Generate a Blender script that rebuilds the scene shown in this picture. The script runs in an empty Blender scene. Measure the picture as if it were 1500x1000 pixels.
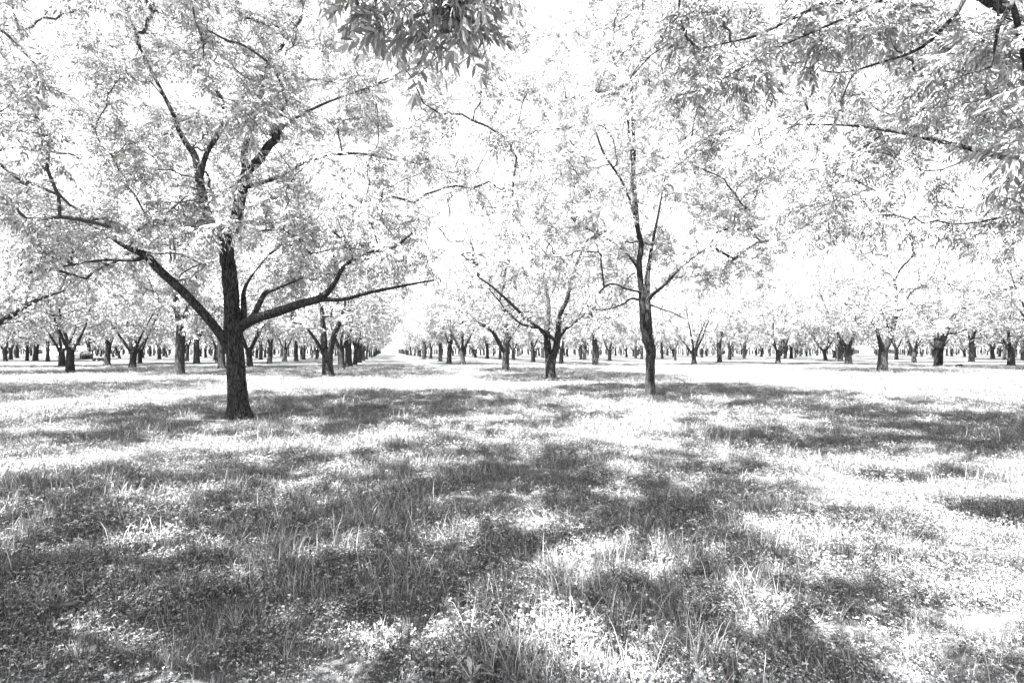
import bpy, math, random
import numpy as np
from mathutils import Vector, Matrix, noise as mnoise

sc = bpy.context.scene
R = math.radians
# ------------------------------------------------------------------ camera
F = 833.0                     # focal length in photo pixels (1500 wide) = 20 mm on a 36 mm sensor
CAMH = 1.60
PITCH = math.atan(14.0 / F)
cam_d = bpy.data.cameras.new('camera'); cam_d.sensor_width = 36.0; cam_d.lens = 20.0
cam_d.clip_start = 0.05; cam_d.clip_end = 4000
cam = bpy.data.objects.new('camera', cam_d); sc.collection.objects.link(cam)
cam.location = (0, 0, CAMH); cam.rotation_euler = (R(90) + PITCH, 0, 0)
sc.camera = cam
# ------------------------------------------------------------------ sky and sun
SUN_EL, SUN_AZ = 67.0, 214.0          # azimuth clockwise from +Y: behind and to the left of the camera
w = bpy.data.worlds.new('World'); sc.world = w; w.use_nodes = True
nt = w.node_tree; nt.nodes.clear()
sky = nt.nodes.new('ShaderNodeTexSky'); sky.sky_type = 'NISHITA'; sky.sun_disc = False
sky.sun_elevation = R(SUN_EL); sky.sun_rotation = R(SUN_AZ); sky.dust_density = 1.0; sky.air_density = 1.4; sky.ozone_density = 0.3
bw = nt.nodes.new('ShaderNodeRGBToBW'); bg = nt.nodes.new('ShaderNodeBackground'); wo = nt.nodes.new('ShaderNodeOutputWorld')
nt.links.new(sky.outputs[0], bw.inputs[0]); nt.links.new(bw.outputs[0], bg.inputs[0]); nt.links.new(bg.outputs[0], wo.inputs[0])
bg.inputs[1].default_value = 0.05
sd = bpy.data.lights.new('sun', 'SUN'); sd.energy = 5.0; sd.angle = R(0.53); sd.color = (1, 1, 1)
sun = bpy.data.objects.new('sun', sd); sc.collection.objects.link(sun)
sv = Vector((math.sin(R(SUN_AZ)) * math.cos(R(SUN_EL)), math.cos(R(SUN_AZ)) * math.cos(R(SUN_EL)), math.sin(R(SUN_EL))))
sun.rotation_euler = sv.to_track_quat('Z', 'Y').to_euler(); sun.location = sv * 60
sc.view_settings.view_transform = 'Standard'; sc.view_settings.look = 'None'
sc.view_settings.exposure = 3.42; sc.view_settings.gamma = 1.0
sc.cycles.max_bounces = 6; sc.cycles.diffuse_bounces = 3; sc.cycles.transmission_bounces = 3; sc.cycles.transparent_max_bounces = 4

C = sc.collection
# ------------------------------------------------------------------ small helpers
def gz(x, y):                 # gentle unevenness of the orchard floor
    d2 = (np.asarray(x) ** 2 + np.asarray(y) ** 2)
    f = 1.0 / (1.0 + d2 / 900.0)
    return f * (0.05 * np.sin(0.9 * np.asarray(x) + 0.4) * np.cos(0.7 * np.asarray(y) + 1.1) + 0.04 * np.sin(0.37 * np.asarray(x) - 0.5 * np.asarray(y)))

def ray(px, py):
    u = (px - 750) / F; v = (500 - py) / F
    return np.array([u, math.cos(PITCH) - v * math.sin(PITCH), math.sin(PITCH) + v * math.cos(PITCH)])
def P(px, py, Y):             # point seen at a pixel of the photograph, at depth Y
    d = ray(px, py); return np.array([0, 0, CAMH]) + d * (Y / d[1])
def G(px, py):                # point of the ground seen at a pixel
    d = ray(px, py); return np.array([0, 0, CAMH]) + d * (-CAMH / d[2])
def project(p):               # world points -> photo pixels and depth
    p = np.atleast_2d(p); q = p - np.array([0, 0, CAMH])
    dep = q[:, 1] * math.cos(PITCH) + q[:, 2] * math.sin(PITCH)
    up = -q[:, 1] * math.sin(PITCH) + q[:, 2] * math.cos(PITCH)
    s = np.maximum(dep, 1e-3)
    return 750 + F * q[:, 0] / s, 500 - F * up / s, dep

def nrm(a): return a / np.maximum(np.linalg.norm(a, axis=-1, keepdims=True), 1e-9)

def mesh_from(name, V, Q=None, T=None, mats=(), smooth=False, slot=None):
    V = np.asarray(V, np.float32); loops = []; starts = []; totals = []; n = 0
    if Q is not None and len(Q):
        Q = np.asarray(Q, np.int32); loops.append(Q.ravel()); starts.append(np.arange(len(Q)) * 4); totals.append(np.full(len(Q), 4)); n = len(Q) * 4
    if T is not None and len(T):
        T = np.asarray(T, np.int32); loops.append(T.ravel()); starts.append(n + np.arange(len(T)) * 3); totals.append(np.full(len(T), 3))
    me = bpy.data.meshes.new(name)
    lp = np.concatenate(loops).astype(np.int32); st = np.concatenate(starts).astype(np.int32)
    me.vertices.add(len(V)); me.vertices.foreach_set('co', V.ravel())
    me.loops.add(len(lp)); me.loops.foreach_set('vertex_index', lp)
    me.polygons.add(len(st)); me.polygons.foreach_set('loop_start', st)
    if smooth: me.polygons.foreach_set('use_smooth', np.ones(len(st), bool))
    if slot is not None: me.polygons.foreach_set('material_index', np.asarray(slot, np.int32))
    for m in mats: me.materials.append(m)
    me.update(calc_edges=True); me.validate()
    return me

def link(name, me, parent=None, kind=None):
    o = bpy.data.objects.new(name, me); C.objects.link(o)
    if parent is not None: o.parent = parent
    if kind: o['kind'] = kind
    return o
def thing(name, loc, label, cat, group=None, rz=0.0, scale=(1, 1, 1)):
    o = bpy.data.objects.new(name, None); C.objects.link(o); o.empty_display_size = 0.3
    o.location = loc; o.rotation_euler = (0, 0, rz); o.scale = scale
    o['label'] = label; o['category'] = cat
    if group: o['group'] = group
    return o

class MB:                     # collects boxes and tubes into one mesh
    def __init__(s): s.v = []; s.q = []; s.t = []; s.n = 0
    def add(s, v, q=None, t=None):
        s.v.append(np.asarray(v, float))
        if q is not None and len(q): s.q.append(np.asarray(q) + s.n)
        if t is not None and len(t): s.t.append(np.asarray(t) + s.n)
        s.n += len(v)
    def box(s, x0, x1, y0, y1, z0, z1):
        v = [(x, y, z) for x in (x0, x1) for y in (y0, y1) for z in (z0, z1)]
        s.add(v, [(0, 1, 3, 2), (4, 6, 7, 5), (0, 4, 5, 1), (2, 3, 7, 6), (0, 2, 6, 4), (1, 5, 7, 3)])
    def mesh(s, name, mats, smooth=False):
        return mesh_from(name, np.concatenate(s.v), np.concatenate(s.q) if s.q else None, np.concatenate(s.t) if s.t else None, mats, smooth)

def catmull(pts, rad, step):
    pts = np.asarray(pts, float); rad = np.asarray(rad, float)
    p = np.vstack([2 * pts[0] - pts[1], pts, 2 * pts[-1] - pts[-2]])
    out = []; ro = []
    for i in range(len(pts) - 1):
        a, b, c, d = p[i], p[i + 1], p[i + 2], p[i + 3]
        n = max(1, int(np.linalg.norm(c - b) / step))
        for k in range(n):
            t = k / n
            out.append(0.5 * (2 * b + (c - a) * t + (2 * a - 5 * b + 4 * c - d) * t * t + (3 * b - a - 3 * c + d) * t ** 3))
            ro.append(rad[i] * (1 - t) + rad[i + 1] * t)
    out.append(pts[-1]); ro.append(rad[-1])
    return np.array(out), np.array(ro)

def tube(mb, pts, rad, sides, rough=0.0, seed=0.0, cap=True, ridges=0):
    pts = np.asarray(pts, float); n = len(pts)
    tan = nrm(np.gradient(pts, axis=0))
    ref = np.array([1.0, 0.03, 0.02]) if abs(tan[0][0]) < 0.8 else np.array([0.02, 1.0, 0.03])
    a = nrm(np.cross(tan[0], ref)); fr = []
    for i in range(n):
        a = nrm(a - tan[i] * np.dot(a, tan[i])); fr.append((a, np.cross(tan[i], a)))
    ang = np.arange(sides) * 2 * math.pi / sides; ca, sa = np.cos(ang), np.sin(ang)
    V = np.zeros((n, sides, 3))
    for i in range(n):
        r = np.full(sides, rad[i])
        if rough:
            for j in range(sides):
                q = Vector((ca[j] * 3 + seed, sa[j] * 3, pts[i][2] * 0.9 + pts[i][0] * .5))
                r[j] *= 1 + rough * 0.7 * mnoise.noise(q)
                if ridges:
                    q2 = Vector((ca[j] * ridges + seed, sa[j] * ridges, (pts[i][2] * 4.5 + pts[i][0])))
                    m = mnoise.noise(q2)
                    r[j] += 0.016 * min(1, max(-1, m * 3.0))
        V[i] = pts[i] + ca[:, None] * r[:, None] * fr[i][0] + sa[:, None] * r[:, None] * fr[i][1]
    V = V.reshape(-1, 3)
    i = np.arange(n - 1)[:, None]; j = np.arange(sides)[None, :]
    q = np.stack([i * sides + j, i * sides + (j + 1) % sides, (i + 1) * sides + (j + 1) % sides, (i + 1) * sides + j], -1).reshape(-1, 4)
    t = None
    if cap:
        V = np.vstack([V, pts[-1] + tan[-1] * rad[-1] * 0.3]); k = len(V) - 1
        t = [((n - 1) * sides + jj, (n - 1) * sides + (jj + 1) % sides, k) for jj in range(sides)]
    mb.add(V, q, t)

# ------------------------------------------------------------------ materials (the photograph is black and white: every tone is a grey)
def mat(name):
    m = bpy.data.materials.new(name); m.use_nodes = True; n = m.node_tree.nodes; n.clear()
    o = n.new('ShaderNodeOutputMaterial'); return m, n, m.node_tree.links, o
def leafy(name, val, trans, spread=0.35, rough=0.55, lo=0.0):
    m, n, l, o = mat(name)
    g = n.new('ShaderNodeNewGeometry')
    mr = n.new('ShaderNodeMapRange'); mr.inputs['To Min'].default_value = val * (1 - spread); mr.inputs['To Max'].default_value = val * (1 + spread)
    pw = n.new('ShaderNodeMath'); pw.operation = 'POWER'; pw.inputs[1].default_value = 1.0 + lo
    l.new(g.outputs['Random Per Island'], pw.inputs[0]); l.new(pw.outputs[0], mr.inputs['Value'])
    p = n.new('ShaderNodeBsdfPrincipled'); p.inputs['Roughness'].default_value = rough; p.inputs['Specular IOR Level'].default_value = 0.25
    t = n.new('ShaderNodeBsdfTranslucent'); mx = n.new('ShaderNodeMixShader'); mx.inputs[0].default_value = trans
    l.new(mr.outputs[0], p.inputs['Base Color']); l.new(mr.outputs[0], t.inputs['Color'])
    l.new(p.outputs[0], mx.inputs[1]); l.new(t.outputs[0], mx.inputs[2]); l.new(mx.outputs[0], o.inputs[0])
    return m
def noisy(name, c0, c1, scale, rough=0.9, bump=0.3, bscale=None, stretch=(1, 1, 1), p0=0.3, p1=0.7, bdist=0.02):
    m, n, l, o = mat(name)
    tc = n.new('ShaderNodeTexCoord'); mp = n.new('ShaderNodeMapping'); mp.inputs['Scale'].default_value = stretch
    nz = n.new('ShaderNodeTexNoise'); nz.inputs['Scale'].default_value = scale; nz.inputs['Detail'].default_value = 8; nz.inputs['Roughness'].default_value = 0.65
    cr = n.new('ShaderNodeValToRGB'); cr.color_ramp.elements[0].position = p0; cr.color_ramp.elements[1].position = p1
    cr.color_ramp.elements[0].color = (c0, c0, c0, 1); cr.color_ramp.elements[1].color = (c1, c1, c1, 1)
    p = n.new('ShaderNodeBsdfPrincipled'); p.inputs['Roughness'].default_value = rough; p.inputs['Specular IOR Level'].default_value = 0.2
    bp = n.new('ShaderNodeBump'); bp.inputs['Strength'].default_value = bump; bp.inputs['Distance'].default_value = bdist
    l.new(tc.outputs['Object'], mp.inputs[0]); l.new(mp.outputs[0], nz.inputs['Vector']); l.new(nz.outputs[0], cr.inputs[0])
    l.new(cr.outputs[0], p.inputs['Base Color']); l.new(p.outputs[0], o.inputs[0])
    if bscale:
        n2 = n.new('ShaderNodeTexNoise'); n2.inputs['Scale'].default_value = bscale; n2.inputs['Detail'].default_value = 6
        l.new(mp.outputs[0], n2.inputs['Vector']); l.new(n2.outputs[0], bp.inputs['Height'])
    else: l.new(nz.outputs[0], bp.inputs['Height'])
    l.new(bp.outputs[0], p.inputs['Normal'])
    return m
M_LEAF = leafy('pale_leaf', 0.39, 0.38, 0.68)
M_GRASS = leafy('pale_grass', 0.30, 0.25, 0.8, lo=.5)
M_CLOVER = leafy('clover_leaf', 0.22, 0.15, 0.88, lo=.7)
def bark(name, dark, light):
    m, n, l, o = mat(name)
    tc = n.new('ShaderNodeTexCoord'); mp = n.new('ShaderNodeMapping'); mp.inputs['Scale'].default_value = (1, 1, .17)
    wn = n.new('ShaderNodeTexNoise'); wn.inputs['Scale'].default_value = 5; wn.inputs['Detail'].default_value = 3
    va = n.new('ShaderNodeVectorMath'); va.operation = 'MULTIPLY_ADD'; va.inputs[1].default_value = (.22, .22, .22)
    vo = n.new('ShaderNodeTexVoronoi'); vo.feature = 'DISTANCE_TO_EDGE'; vo.inputs['Scale'].default_value = 26
    nz = n.new('ShaderNodeTexNoise'); nz.inputs['Scale'].default_value = 16; nz.inputs['Detail'].default_value = 9; nz.inputs['Roughness'].default_value = .75
    l.new(tc.outputs['Object'], mp.inputs[0]); l.new(mp.outputs[0], wn.inputs['Vector']); l.new(wn.outputs['Color'], va.inputs[0]); l.new(mp.outputs[0], va.inputs[2])
    l.new(va.outputs[0], vo.inputs['Vector']); l.new(mp.outputs[0], nz.inputs['Vector'])
    mr = n.new('ShaderNodeMapRange'); mr.inputs['From Min'].default_value = .0; mr.inputs['From Max'].default_value = .16; mr.inputs['To Min'].default_value = .45; l.new(vo.outputs['Distance'], mr.inputs['Value'])
    mu = n.new('ShaderNodeMath'); mu.operation = 'MULTIPLY'; l.new(mr.outputs[0], mu.inputs[0]); l.new(nz.outputs[0], mu.inputs[1])
    cr = n.new('ShaderNodeValToRGB'); cr.color_ramp.elements[0].position = .22; cr.color_ramp.elements[1].position = .60
    cr.color_ramp.elements[0].color = (dark,) * 3 + (1,); cr.color_ramp.elements[1].color = (light,) * 3 + (1,)
    p = n.new('ShaderNodeBsdfPrincipled'); p.inputs['Roughness'].default_value = .95; p.inputs['Specular IOR Level'].default_value = .1
    bp = n.new('ShaderNodeBump'); bp.inputs['Strength'].default_value = 1.0; bp.inputs['Distance'].default_value = .035
    l.new(mu.outputs[0], cr.inputs[0]); l.new(mu.outputs[0], bp.inputs['Height']); l.new(bp.outputs[0], p.inputs['Normal']); l.new(cr.outputs[0], p.inputs['Base Color']); l.new(p.outputs[0], o.inputs[0])
    return m
M_BARK = bark('scaly_bark', .004, .082)
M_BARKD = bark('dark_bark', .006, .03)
M_TWIG = noisy('twig_bark', 0.03, 0.09, 14, 0.9, 0.4)
M_GROUND = noisy('orchard_floor', 0.016, 0.15, 2.3, 1.0, 0.7, bscale=30, bdist=0.05)
M_WHITE = noisy('white_paint', 0.62, 0.78, 3, 0.6, 0.1)
M_DARK = noisy('dark_metal', 0.02, 0.05, 8, 0.5, 0.1)
M_WOOD = noisy('grey_wood', 0.12, 0.28, 12, 0.85, 0.4, stretch=(1, 1, .3))

# ------------------------------------------------------------------ ground
gx = np.concatenate([-np.geomspace(1500, 16, 22), np.linspace(-15.5, 15.5, 94), np.geomspace(16, 1500, 22)])
gy = np.concatenate([-np.geomspace(600, 6, 10), np.linspace(-5.5, 30, 108), np.geomspace(31, 2500, 26)])
XX, YY = np.meshgrid(gx, gy); nx, ny = len(gx), len(gy)
V = np.stack([XX, YY, gz(XX, YY)], -1).reshape(-1, 3)
i = np.arange(ny - 1)[:, None]; j = np.arange(nx - 1)[None, :]
Q = np.stack([i * nx + j, i * nx + j + 1, (i + 1) * nx + j + 1, (i + 1) * nx + j], -1).reshape(-1, 4)
link('ground', mesh_from('ground', V, Q, None, [M_GROUND], True), kind='structure')

# ------------------------------------------------------------------ leaves
def leaf_mesh(seed, n=11):    # one detailed compound leaf, along +X, face up +Z, rachis 1 unit long
    rg = np.random.default_rng(seed); mb = MB()
    m = n // 2; ts = np.linspace(0.16, 0.95, m)
    rach = np.array([[t, 0.02 * math.sin(3 * t), -0.16 * t * t] for t in np.linspace(0, 1, 6)])
    tube(mb, rach, np.linspace(0.011, 0.005, 6), 3)
    def leaflet(b, d, up, L, W, bend):
        s = np.cross(up, d); prof = [(0, .04), (.22, .75), (.5, 1), (.78, .6), (1, .0)]
        v = []
        for t, wd in prof:
            c = b + d * L * t - up * 0.22 * L * t * t + s * bend * L * t * t
            v += [c - s * W * wd + up * W * 0.35 * wd, c, c + s * W * wd + up * W * 0.35 * wd]
        q = []
        for k in range(4): q += [(3 * k, 3 * k + 1, 3 * k + 4, 3 * k + 3), (3 * k + 1, 3 * k + 2, 3 * k + 5, 3 * k + 4)]
        mb.add(v, q)
    for k, t in enumerate(ts):
        for sg in (-1, 1):
            tt = t + sg * 0.012
            b = np.array([tt, 0.02 * math.sin(3 * tt), -0.16 * tt * tt]); a = R(58 - 22 * t + rg.normal(0, 7))
            d = nrm(np.array([math.cos(a), sg * math.sin(a), -0.32 + rg.normal(0, .12)]))
            up = nrm(np.array([0, rg.normal(0, .25), 1.0])); up = nrm(up - d * np.dot(up, d))
            L = (0.27 + 0.12 * math.sin(math.pi * (0.15 + t * 0.75))) * rg.uniform(.85, 1.12)
            leaflet(b, d, up, L, L * rg.uniform(.125, .16), sg * -0.12)
    d = nrm(np.array([1, rg.normal(0, .15), -.42])); leaflet(rach[-1], d, nrm(np.array([.4, 0, 1.])), .36, .05, .05)
    return mb.mesh('leaf', [M_LEAF])
LEAVES = [leaf_mesh(k, n) for k, n in ((1, 11), (2, 9), (3, 13), (4, 11))]

def leaflets(B, A, N, L, n, lw, rg):
    """compound leaves (base, axis, normal, length) as rhombic folded leaflets -> verts, quads"""
    m = len(B); S = np.cross(N, A); half = n // 2
    vs = []
    for k in range(n):
        if k == n - 1: t = 1.0; sg = 0.0
        else: t = 0.18 + 0.77 * (k // 2) / max(1, half - 1); sg = 1.0 if k % 2 else -1.0
        b = B + A * (L * t)[:, None]; b[:, 2] -= 0.16 * L * t * t
        ang = (58 - 22 * t) * math.pi / 180 * abs(sg) + rg.normal(0, .14, m)
        d = A * np.cos(ang)[:, None] + S * (np.sin(ang) * (sg if sg else 1))[:, None] + N * rg.normal(-.15, .25, m)[:, None]
        d[:, 2] -= 0.22; d = nrm(d)
        ll = L * (0.27 + 0.12 * math.sin(math.pi * (.15 + .75 * t))) * rg.uniform(.85, 1.15, m) * lw[0]
        s = nrm(np.cross(N + rg.normal(0, .3, (m, 3)), d)); wd = ll * lw[1]
        upv = np.cross(d, s); mid = b + d * (ll * .48)[:, None]
        vs.append(np.stack([b, mid - s * wd[:, None] + upv * (wd * .3)[:, None], b + d * ll[:, None] - upv * (ll * .12)[:, None], mid + s * wd[:, None] + upv * (wd * .3)[:, None]], 1))
    V = np.concatenate(vs, 0).reshape(-1, 3)
    return V, np.arange(len(V)).reshape(-1, 4)

PROF_H = np.array([0, .08, .2, .4, .6, .8, .92, 1.0]); PROF_R = np.array([.45, .72, .92, 1.0, .95, .74, .48, .12])
def attractors(rg, n, c, zb, zt, Rc, mind, seed, keep=None, inner=0.25, gap=-0.22):
    out = []; tries = 0
    arr = np.zeros((n, 3)); k = 0
    while k < n and tries < n * 60:
        tries += 1
        h = rg.uniform(0, 1); f = max(inner, rg.uniform(0, 1) ** 0.5); a = rg.uniform(0, 2 * math.pi)
        r = Rc * np.interp(h, PROF_H, PROF_R) * f * (1 + 0.13 * math.sin(3 * a + seed) + 0.08 * math.sin(5 * a + 2 * seed))
        p = np.array([c[0] + r * math.cos(a), c[1] + r * math.sin(a), zb + h * (zt - zb)])
        if mnoise.noise(Vector(p * 0.42) + Vector((seed * 7.1, 0, 0))) < gap: continue
        if keep is not None and not keep(p): continue
        if k and np.min(np.sum((arr[:k] - p) ** 2, 1)) < mind * mind: continue
        arr[k] = p; k += 1
    return arr[:k]

def grow(rg, nodes, att, segs=5):
    """tie every attractor to the nearest limb by an arching branch; returns branch polylines with radii"""
    nodes = np.asarray(nodes, float); cap = len(nodes) + len(att) * segs + 5
    N = np.zeros((cap, 3)); N[:len(nodes)] = nodes; cnt = len(nodes); par = np.full(cap, -1); load = np.zeros(cap)
    d0 = np.array([np.min(np.sum((nodes - a) ** 2, 1)) for a in att])
    paths = []
    for ai in np.argsort(d0):
        a = att[ai]; dv = a - N[:cnt]; d = np.linalg.norm(dv, axis=1)
        cost = d + 0.9 * np.maximum(0, -dv[:, 2])
        k = int(np.argmin(cost)); p0 = N[k]; L = d[k]
        if L < 0.05: continue
        hor = a - p0; ctrl = p0 + hor * 0.45 + np.array([0, 0, 0.16 * L]) + rg.normal(0, 0.09 * L, 3)
        ts = np.linspace(0, 1, segs + 1)[1:, None]
        pts = (1 - ts) ** 2 * p0 + 2 * ts * (1 - ts) * ctrl + ts ** 2 * a
        pts[:-1] += rg.normal(0, 0.02 * L + .01, (segs - 1, 3))
        idx = list(range(cnt, cnt + segs)); N[cnt:cnt + segs] = pts
        par[cnt] = k; par[cnt + 1:cnt + segs] = np.arange(cnt, cnt + segs - 1); cnt += segs
        paths.append([k] + idx)
        j = idx[-1]
        while j >= 0: load[j] += 1; j = par[j]
    return N, load, paths

def build_tree(root, seed, skel, zb, zt, Rc, n_cl, per, lw, nleaf, L, mind, center=None, keep=None, extra=None, twigs=True,
               singles=0, spread=0.62, trunk_sides=16, rough=.12, ridges=0, inner=.25, gap=-.22, slots=None, br=0.008, step=.12):
    """skel: list of (points Nx3, radii) in the tree's own space; the first is the trunk.  Returns the parts it made."""
    rg = np.random.default_rng(seed); nodes = []
    for q, (pts, rad) in enumerate(skel):
        pp, rr = catmull(pts, rad, step if q == 0 else step * 1.6)
        mb = MB(); tube(mb, pp, rr, trunk_sides if q == 0 else max(6, trunk_sides * 5 // 8), rough, seed * 1.7 + q, True, ridges if q == 0 else 0)
        me = mb.mesh('trunk' if q == 0 else 'limb', [M_BARK], True)
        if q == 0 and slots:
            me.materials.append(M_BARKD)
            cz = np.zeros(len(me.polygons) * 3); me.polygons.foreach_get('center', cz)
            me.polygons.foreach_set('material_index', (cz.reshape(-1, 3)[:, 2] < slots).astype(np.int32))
        link('trunk' if q == 0 else 'limb', me, root)
        if q == 0: nodes.append(pp[-max(2, len(pp) // 6):])
        else: nodes.append(pp[len(pp) // 4:])
    nodes = np.concatenate(nodes)
    c = center if center is not None else (0, 0)
    att = attractors(rg, n_cl, c, zb, zt, Rc, mind, seed * 1.31, keep, inner, gap)
    if extra is not None: att = np.vstack([att, extra])
    N, load, paths = grow(rg, nodes, att)
    mb = MB(); cl_dir = []; cl = []
    for pth in paths:
        pts = N[pth]; r = br * np.maximum(1, load[pth]) ** 0.46; r[0] = r[1]; r[-1] = max(.005, r[-1] * .6)
        tube(mb, pts, r, 5 if twigs else 4, 0, 0, False)
        cl.append(pts[-1]); cl_dir.append(pts[-1] - pts[-3])
        if len(pth) > 4: cl.append(pts[3]); cl_dir.append(pts[3] - pts[1] + rg.normal(0, .2, 3))
    cl = np.array(cl); cl_dir = nrm(np.array(cl_dir))
    # twigs in each clump, leaves on each twig
    m = len(cl); nt_ = 5; rep = np.repeat(np.arange(m), nt_)
    ctr = np.array([c[0], c[1], zb + .35 * (zt - zb)])
    outw = nrm(cl - ctr)
    td = nrm(cl_dir[rep] * .55 + outw[rep] * .25 + rg.normal(0, .62, (m * nt_, 3)) + np.array([0, 0, .12]))
    tl = rg.uniform(.5, 1.15, m * nt_) * spread
    tb = cl[rep]
    if twigs:
        e = tb + td * tl[:, None]; mid = tb + td * (tl * .5)[:, None] + np.array([0, 0, .03])
        ax = nrm(np.cross(td, np.array([.1, .2, 1]))); ay = np.cross(td, ax)
        V = []; Qd = []
        k3 = [(math.cos(x), math.sin(x)) for x in (0, 2.094, 4.189)]
        ring = lambda c_, r_: [c_ + ax * (r_ * a) + ay * (r_ * b) for a, b in k3]
        st = np.stack(ring(tb, .0055) + ring(mid, .0045) + ring(e, .0025), 1)
        base = (np.arange(len(tb)) * 9)[:, None]
        qq = np.array([[r_ * 3 + a, r_ * 3 + (a + 1) % 3, r_ * 3 + 3 + (a + 1) % 3, r_ * 3 + 3 + a] for r_ in (0, 1) for a in range(3)])
        mb.add(st.reshape(-1, 3), (base[:, None, :] + qq[None]).reshape(-1, 4))
    tw = link('twigs', mb.mesh('twigs', [M_TWIG], True), root, 'stuff')
    per_t = max(1, per // nt_); rep2 = np.repeat(np.arange(len(tb)), per_t); k = len(rep2)
    u = rg.uniform(.15, 1.0, k)
    B = tb[rep2] + td[rep2] * (tl[rep2] * u)[:, None]
    A = nrm(td[rep2] * .55 + rg.normal(0, .75, (k, 3)) * np.array([1, 1, .55]) + np.array([0, 0, -.18]))
    Nn = np.array([0, 0, 1.]) + rg.normal(0, .38, (k, 3)); Nn = nrm(Nn - A * np.sum(Nn * A, 1, keepdims=True))
    LL = rg.uniform(.75, 1.2, k) * L
    pick = np.zeros(k, bool)
    if singles:
        off = np.array(root.location)
        px, py, dep = project(B + A * (LL * .5)[:, None] + off)
        ok = (px > 2) & (px < 1498) & (py > 2) & (py < 998) & (dep > .5)
        score = np.where(ok, LL / np.maximum(dep, .1), -1)
        sel = np.argsort(-score)[:singles]; sel = sel[score[sel] > 0]; pick[sel] = True
    V, Qv = leaflets(B[~pick], A[~pick], Nn[~pick], LL[~pick], nleaf, lw, rg)
    crown = link('crown', mesh_from('crown', V, Qv, None, [M_LEAF]), root, 'stuff')
    for s in np.nonzero(pick)[0]:
        o = link('leaf', LEAVES[int(rg.integers(0, 4))], crown)
        a, nn_ = A[s], Nn[s]; sd_ = np.cross(nn_, a)
        M = Matrix(((a[0], sd_[0], nn_[0], B[s][0]), (a[1], sd_[1], nn_[1], B[s][1]), (a[2], sd_[2], nn_[2], B[s][2]), (0, 0, 0, 1)))
        o.matrix_local = M @ Matrix.Scale(float(LL[s]), 4)
    return crown

def pix(base, Y, lst):        # skeleton polyline from photo pixels, local to the tree's base; each item (px, py, radius, depth offset)
    return (np.array([P(a[0], a[1], Y + (a[3] if len(a) > 3 else 0)) - base for a in lst]), [a[2] for a in lst])
def base_of(px, py):
    g = G(px, py); g[2] = float(gz(g[0], g[1])); return g

# ------------------------------------------------------------------ the big tree on the left
b = base_of(349, 611); Y = b[1]
sk = [pix(b, Y, [(350, 616, .36), (350, 606, .30), (349, 592, .235), (347, 560, .205), (344, 520, .20), (342, 490, .21), (340, 450, .175), (336, 400, .165), (331, 365, .16), (326, 345, .16), (322, 338, .12)]),
      pix(b, Y, [(328, 355, .12), (340, 340, .135, -.1), (348, 312, .13, -.3), (354, 280, .125, -.5), (363, 250, .12, -.7), (378, 236, .10, -.9), (394, 213, .09, -1.0), (406, 196, .075, -1.2), (383, 147, .075, -1.0), (390, 103, .06, -.8), (412, 70, .04, -.8), (440, 30, .03, -.6)]),
      pix(b, Y, [(363, 256, .09, -.6), (358, 232, .085, -.4), (362, 205, .07, 0), (375, 160, .06, .6), (384, 120, .05, 1.0), (398, 75, .04, 1.4)]),
      pix(b, Y, [(329, 360, .12), (318, 345, .11, .2), (303, 310, .10, .4), (294, 275, .10, .5), (287, 232, .085, .5), (275, 213, .07, .4), (262, 190, .06, .3), (254, 168, .05, .2), (230, 120, .04, .2), (205, 70, .03, 0)]),
      pix(b, Y, [(400, 200, .04, -1.0), (430, 175, .035, .2), (480, 150, .03, 1.4), (535, 130, .022, 2.2), (590, 105, .015, 2.8)]),
      pix(b, Y, [(355, 275, .06, -.4), (400, 262, .05, .2), (455, 235, .04, .7), (520, 225, .03, 1.1), (580, 235, .02, 1.4)]),
      pix(b, Y, [(292, 268, .07, .5), (303, 225, .06, .9), (330, 170, .06, 1.1), (303, 107, .05, 1.2), (270, 75, .04, 1.3)]),
      pix(b, Y, [(340, 512, .13), (331, 500, .12, -.1), (318, 483, .105, -.3), (294, 454, .10, -.5), (265, 424, .095, -.7), (232, 394, .09, -.9), (213, 374, .085, -1.0), (183, 361, .045, -1.2), (155, 343, .022, -1.3), (125, 325, .012, -1.4)]),
      pix(b, Y, [(213, 376, .05, -1.0), (200, 381, .035, -1.1), (150, 381, .026, -1.3), (95, 390, .018, -1.2), (40, 400, .01, -1.0)]),
      pix(b, Y, [(346, 486, .12), (357, 476, .115, -.1), (376, 466, .11, -.4), (408, 456, .105, -.7), (440, 445, .095, -.9), (470, 436, .085, -1.0), (490, 415, .05, -1.0), (503, 392, .045, -1.0), (533, 371, .04, -1.1), (575, 363, .032, -1.2), (604, 341, .025, -1.2)]),
      pix(b, Y, [(468, 437, .06, -1.0), (500, 439, .04, -1.0), (543, 428, .035, -.9), (583, 420, .03, -.7), (636, 410, .02, -.5)]),
      pix(b, Y, [(352, 482, .075, .05), (357, 468, .07, .1), (357, 440, .065, .2), (358, 424, .045, .2), (372, 400, .02, .4), (395, 372, .012, .6)]),
      pix(b, Y, [(364, 472, .075, -.2), (374, 457, .07, 0), (388, 430, .06, .4), (402, 424, .035, .6), (432, 412, .02, .8)]),
      ]
root = thing('orchard_tree', b, 'large dark-trunked tree with one long low limb reaching out to each side', 'tree')
T1 = root
def keep1(p):                 # the crown hangs low on its flanks, higher over the trunk fork towards the front
    r = math.hypot(p[0], p[1])
    if p[1] < .4 and p[2] < 6.3 and -.9 < p[0] + .25 < 1.15: return False      # the stem stays open to the front
    return p[2] > 3.2 + 0.30 * max(0, 4 - r)
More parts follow.
